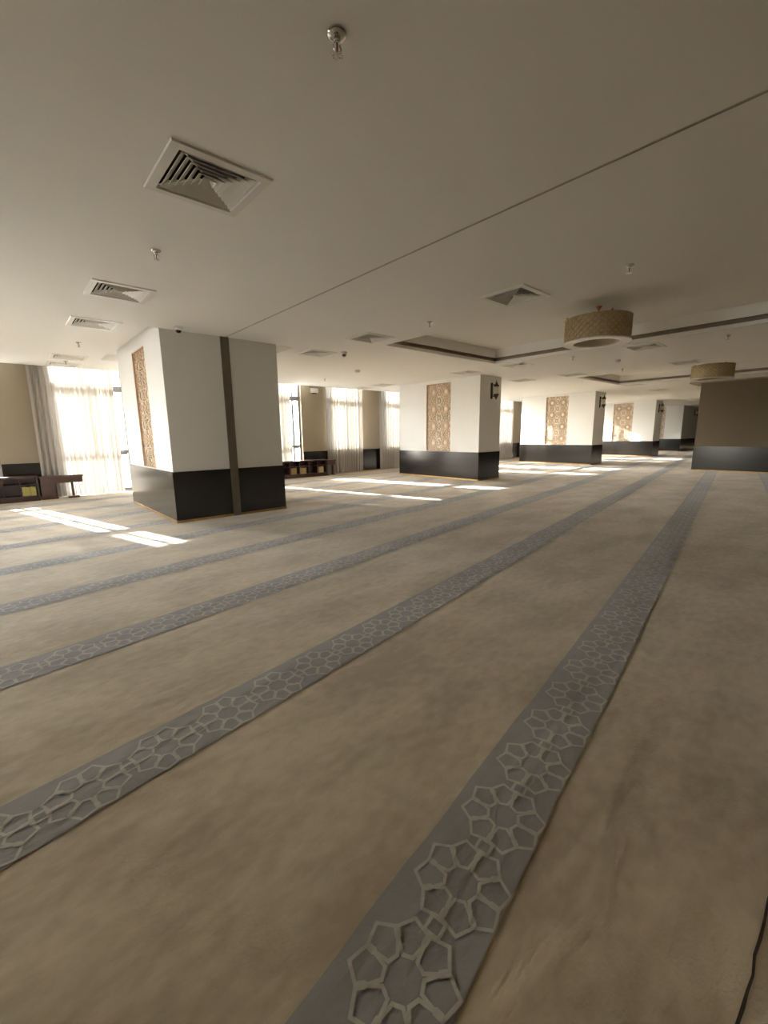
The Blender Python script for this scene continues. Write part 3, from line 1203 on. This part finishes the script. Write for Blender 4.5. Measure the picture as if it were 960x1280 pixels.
ycol = [mat('book_yellow_green', (0.42, 0.36, 0.08), 0.5, noise=(20, 0.15)), mat('book_olive', (0.30, 0.27, 0.07), 0.5, noise=(20, 0.15)), mat('book_gold', (0.50, 0.42, 0.14), 0.5, noise=(20, 0.15))]
tcol = [mat('book_tan', (0.44, 0.31, 0.13), 0.5, noise=(20, 0.15)), mat('book_brown', (0.30, 0.19, 0.08), 0.5, noise=(20, 0.15)), mat('book_sand', (0.52, 0.42, 0.22), 0.5, noise=(20, 0.15))]
dcol = [mat('book_dark_red', (0.14, 0.035, 0.03), 0.5, noise=(20, 0.15)), mat('book_dark_green', (0.04, 0.07, 0.045), 0.5, noise=(20, 0.15))]
books(LB0 + 4 * BW + 0.016, LB0 + 5 * BW, 0.0857, ycol, '%s spined book in the end cubby of the left bookcase', 'books in the left bookcase', 5)
for k in (2, 3, 5):
    books(MB0 + k * MW + 0.016, MB0 + (k + 1) * MW - 0.03, 0.0857, tcol, '%s spined book in a lower cubby of the central bookcase', 'books in the central bookcase', 20 + k)


def low_table(x0, x1, label, solid):
    y0, y1 = 8.965, 9.135
    root = tag(empty('low_table', (x0, y0, 0)), label, 'table', 'low wooden tables beside the bookcases')
    w, d = x1 - x0, y1 - y0
    m = MB()
    m.bevbox(0, w, -0.01, d, 0.355, 0.385, 0.004)
    m.build('table_top', M['tablewood'], root)
    m = MB()
    m.box(0.015, w - 0.012, 0.0, 0.012, 0.262, 0.355)
    m.box(0.015, w - 0.012, d - 0.012, d, 0.262, 0.355)
    m.box(0.015, 0.027, 0.012, d - 0.012, 0.262, 0.355)
    m.box(w - 0.024, w - 0.012, 0.012, d - 0.012, 0.262, 0.355)
    m.build('apron', M['tablewood'], root)
    if solid:
        m = MB()
        m.box(0.01, 0.20, 0.03, d - 0.03, 0.03, 0.262)
        m.build('side_cabinet', M['tablewood'], root)
        m = MB()
        m.box(0.01, 0.225, 0.015, d - 0.015, 0, 0.03)
        m.build('foot', M['tablewood'], root)
        legs = (0.44,)
    else:
        legs = (0.05, w - 0.05)
    for q in legs:
        m = MB()
        m.box(q - 0.018, q + 0.018, d / 2 - 0.022, d / 2 + 0.022, 0.028, 0.262)
        m.build('leg', M['tablewood'], root)
        m = MB()
        m.bevbox(q - 0.022 - (0.06 if solid else 0), q + 0.022 + (0.06 if solid else 0), 0.005, d - 0.005, 0, 0.028, 0.004)
        m.build('foot', M['tablewood'], root)


low_table(0.385, 0.985, 'brown low reading table at the end of the left bookcase', True)
low_table(6.045, 6.315, 'small brown table at the end of the central bookcase by the curtain', False)

# emergency light on the wall between two windows
root = tag(empty('emergency_light', (5.95, YW, 2.0)), 'white boxed emergency light high on the tan wall between windows', 'light')
m = MB()
m.bevbox(-0.11, 0.11, -0.05, -0.001, 0.03, 0.14, 0.008)
m.build('housing', M['plastic'], root)
m = MB()
m.box(-0.05, 0.05, -0.047, -0.008, 0.012, 0.03)
m.build('lens', M['dome'], root)

# carpet seam
m = MB()
rg_ = random.Random(4)
vv, ff = [], []
for i, (s, n) in enumerate(seam):
    w = 0.0036 * rg_.uniform(0.7, 1.3) * (1 - 0.06 * i)
    for q in (-w, w):
        P = sdir * s + ndir * (n + q)
        vv.append((P[0], P[1], 0.0015))
    if i:
        ff.append((2 * i - 2, 2 * i, 2 * i + 1, 2 * i - 1))
m.add(vv, ff)
tag(m.build('carpet_seam', M['seam'], floor), 'dark open seam between carpet rolls')

# ------------------------------------------------------------------ outdoors beyond the glass
m = MB()
m.box(-80, 110, -60, 120, -0.35, -0.13)
tag(m.build('ground_outside', M['outground']), 'pale paved ground outside the windows', None, None, 'structure')
root = tag(empty('building', (-6, 34, -0.05)), 'pale low building across the yard, glimpsed through the windows', 'building')
m = MB()
m.box(0, 60, 0, 8, 0, 4.2)
m.build('facade', M['facade'], root)
m = MB()
m.box(-0.3, 60.3, -0.3, 8.3, 4.2, 4.45)
m.build('roof', M['roof'], root)
for i in range(20):
    for j in range(2):
        m = MB()
        m.box(0.8 + 3 * i, 2.0 + 3 * i, -0.06, 0.02, 0.7 + 1.9 * j, 1.8 + 1.9 * j)
        m.build('window', M['facwin'], root)
rg_ = random.Random(12)
for i in range(3):
    x = 0.5 + 4.2 * i
    root = tag(empty('shrub', (x, 17 + rg_.uniform(-1, 1), -0.05)), 'dry green shrub in the yard outside the windows', 'shrub', 'shrubs outside the windows')
    m = MB()
    vv, ff = [], []
    nn = 0
    for q in range(420):
        t, zz = rg_.uniform(0, 6.28), rg_.uniform(0, 1)
        rr = 0.75 * math.sin(math.pi * (0.15 + 0.8 * zz)) * rg_.uniform(0.55, 1.05)
        c = Vector((rr * math.cos(t), rr * math.sin(t), 0.12 + 0.95 * zz))
        a = Vector((rg_.gauss(0, 1), rg_.gauss(0, 1), rg_.gauss(0, 1))).normalized() * 0.10
        b_ = a.orthogonal().normalized() * 0.05
        vv += [c - a, c + b_, c + a, c - b_]
        ff.append((nn, nn + 1, nn + 2, nn + 3))
        nn += 4
    m.add(vv, ff)
    m.build('foliage', M['leaf'], root)
    m = MB()
    for q in range(4):
        m.tube([(0, 0, 0), (0.1 * math.cos(q * 1.6), 0.1 * math.sin(q * 1.6), 0.3), (0.3 * math.cos(q * 1.6), 0.3 * math.sin(q * 1.6), 0.8)], 0.02, 6)
    m.build('stem', M['wood'], root)
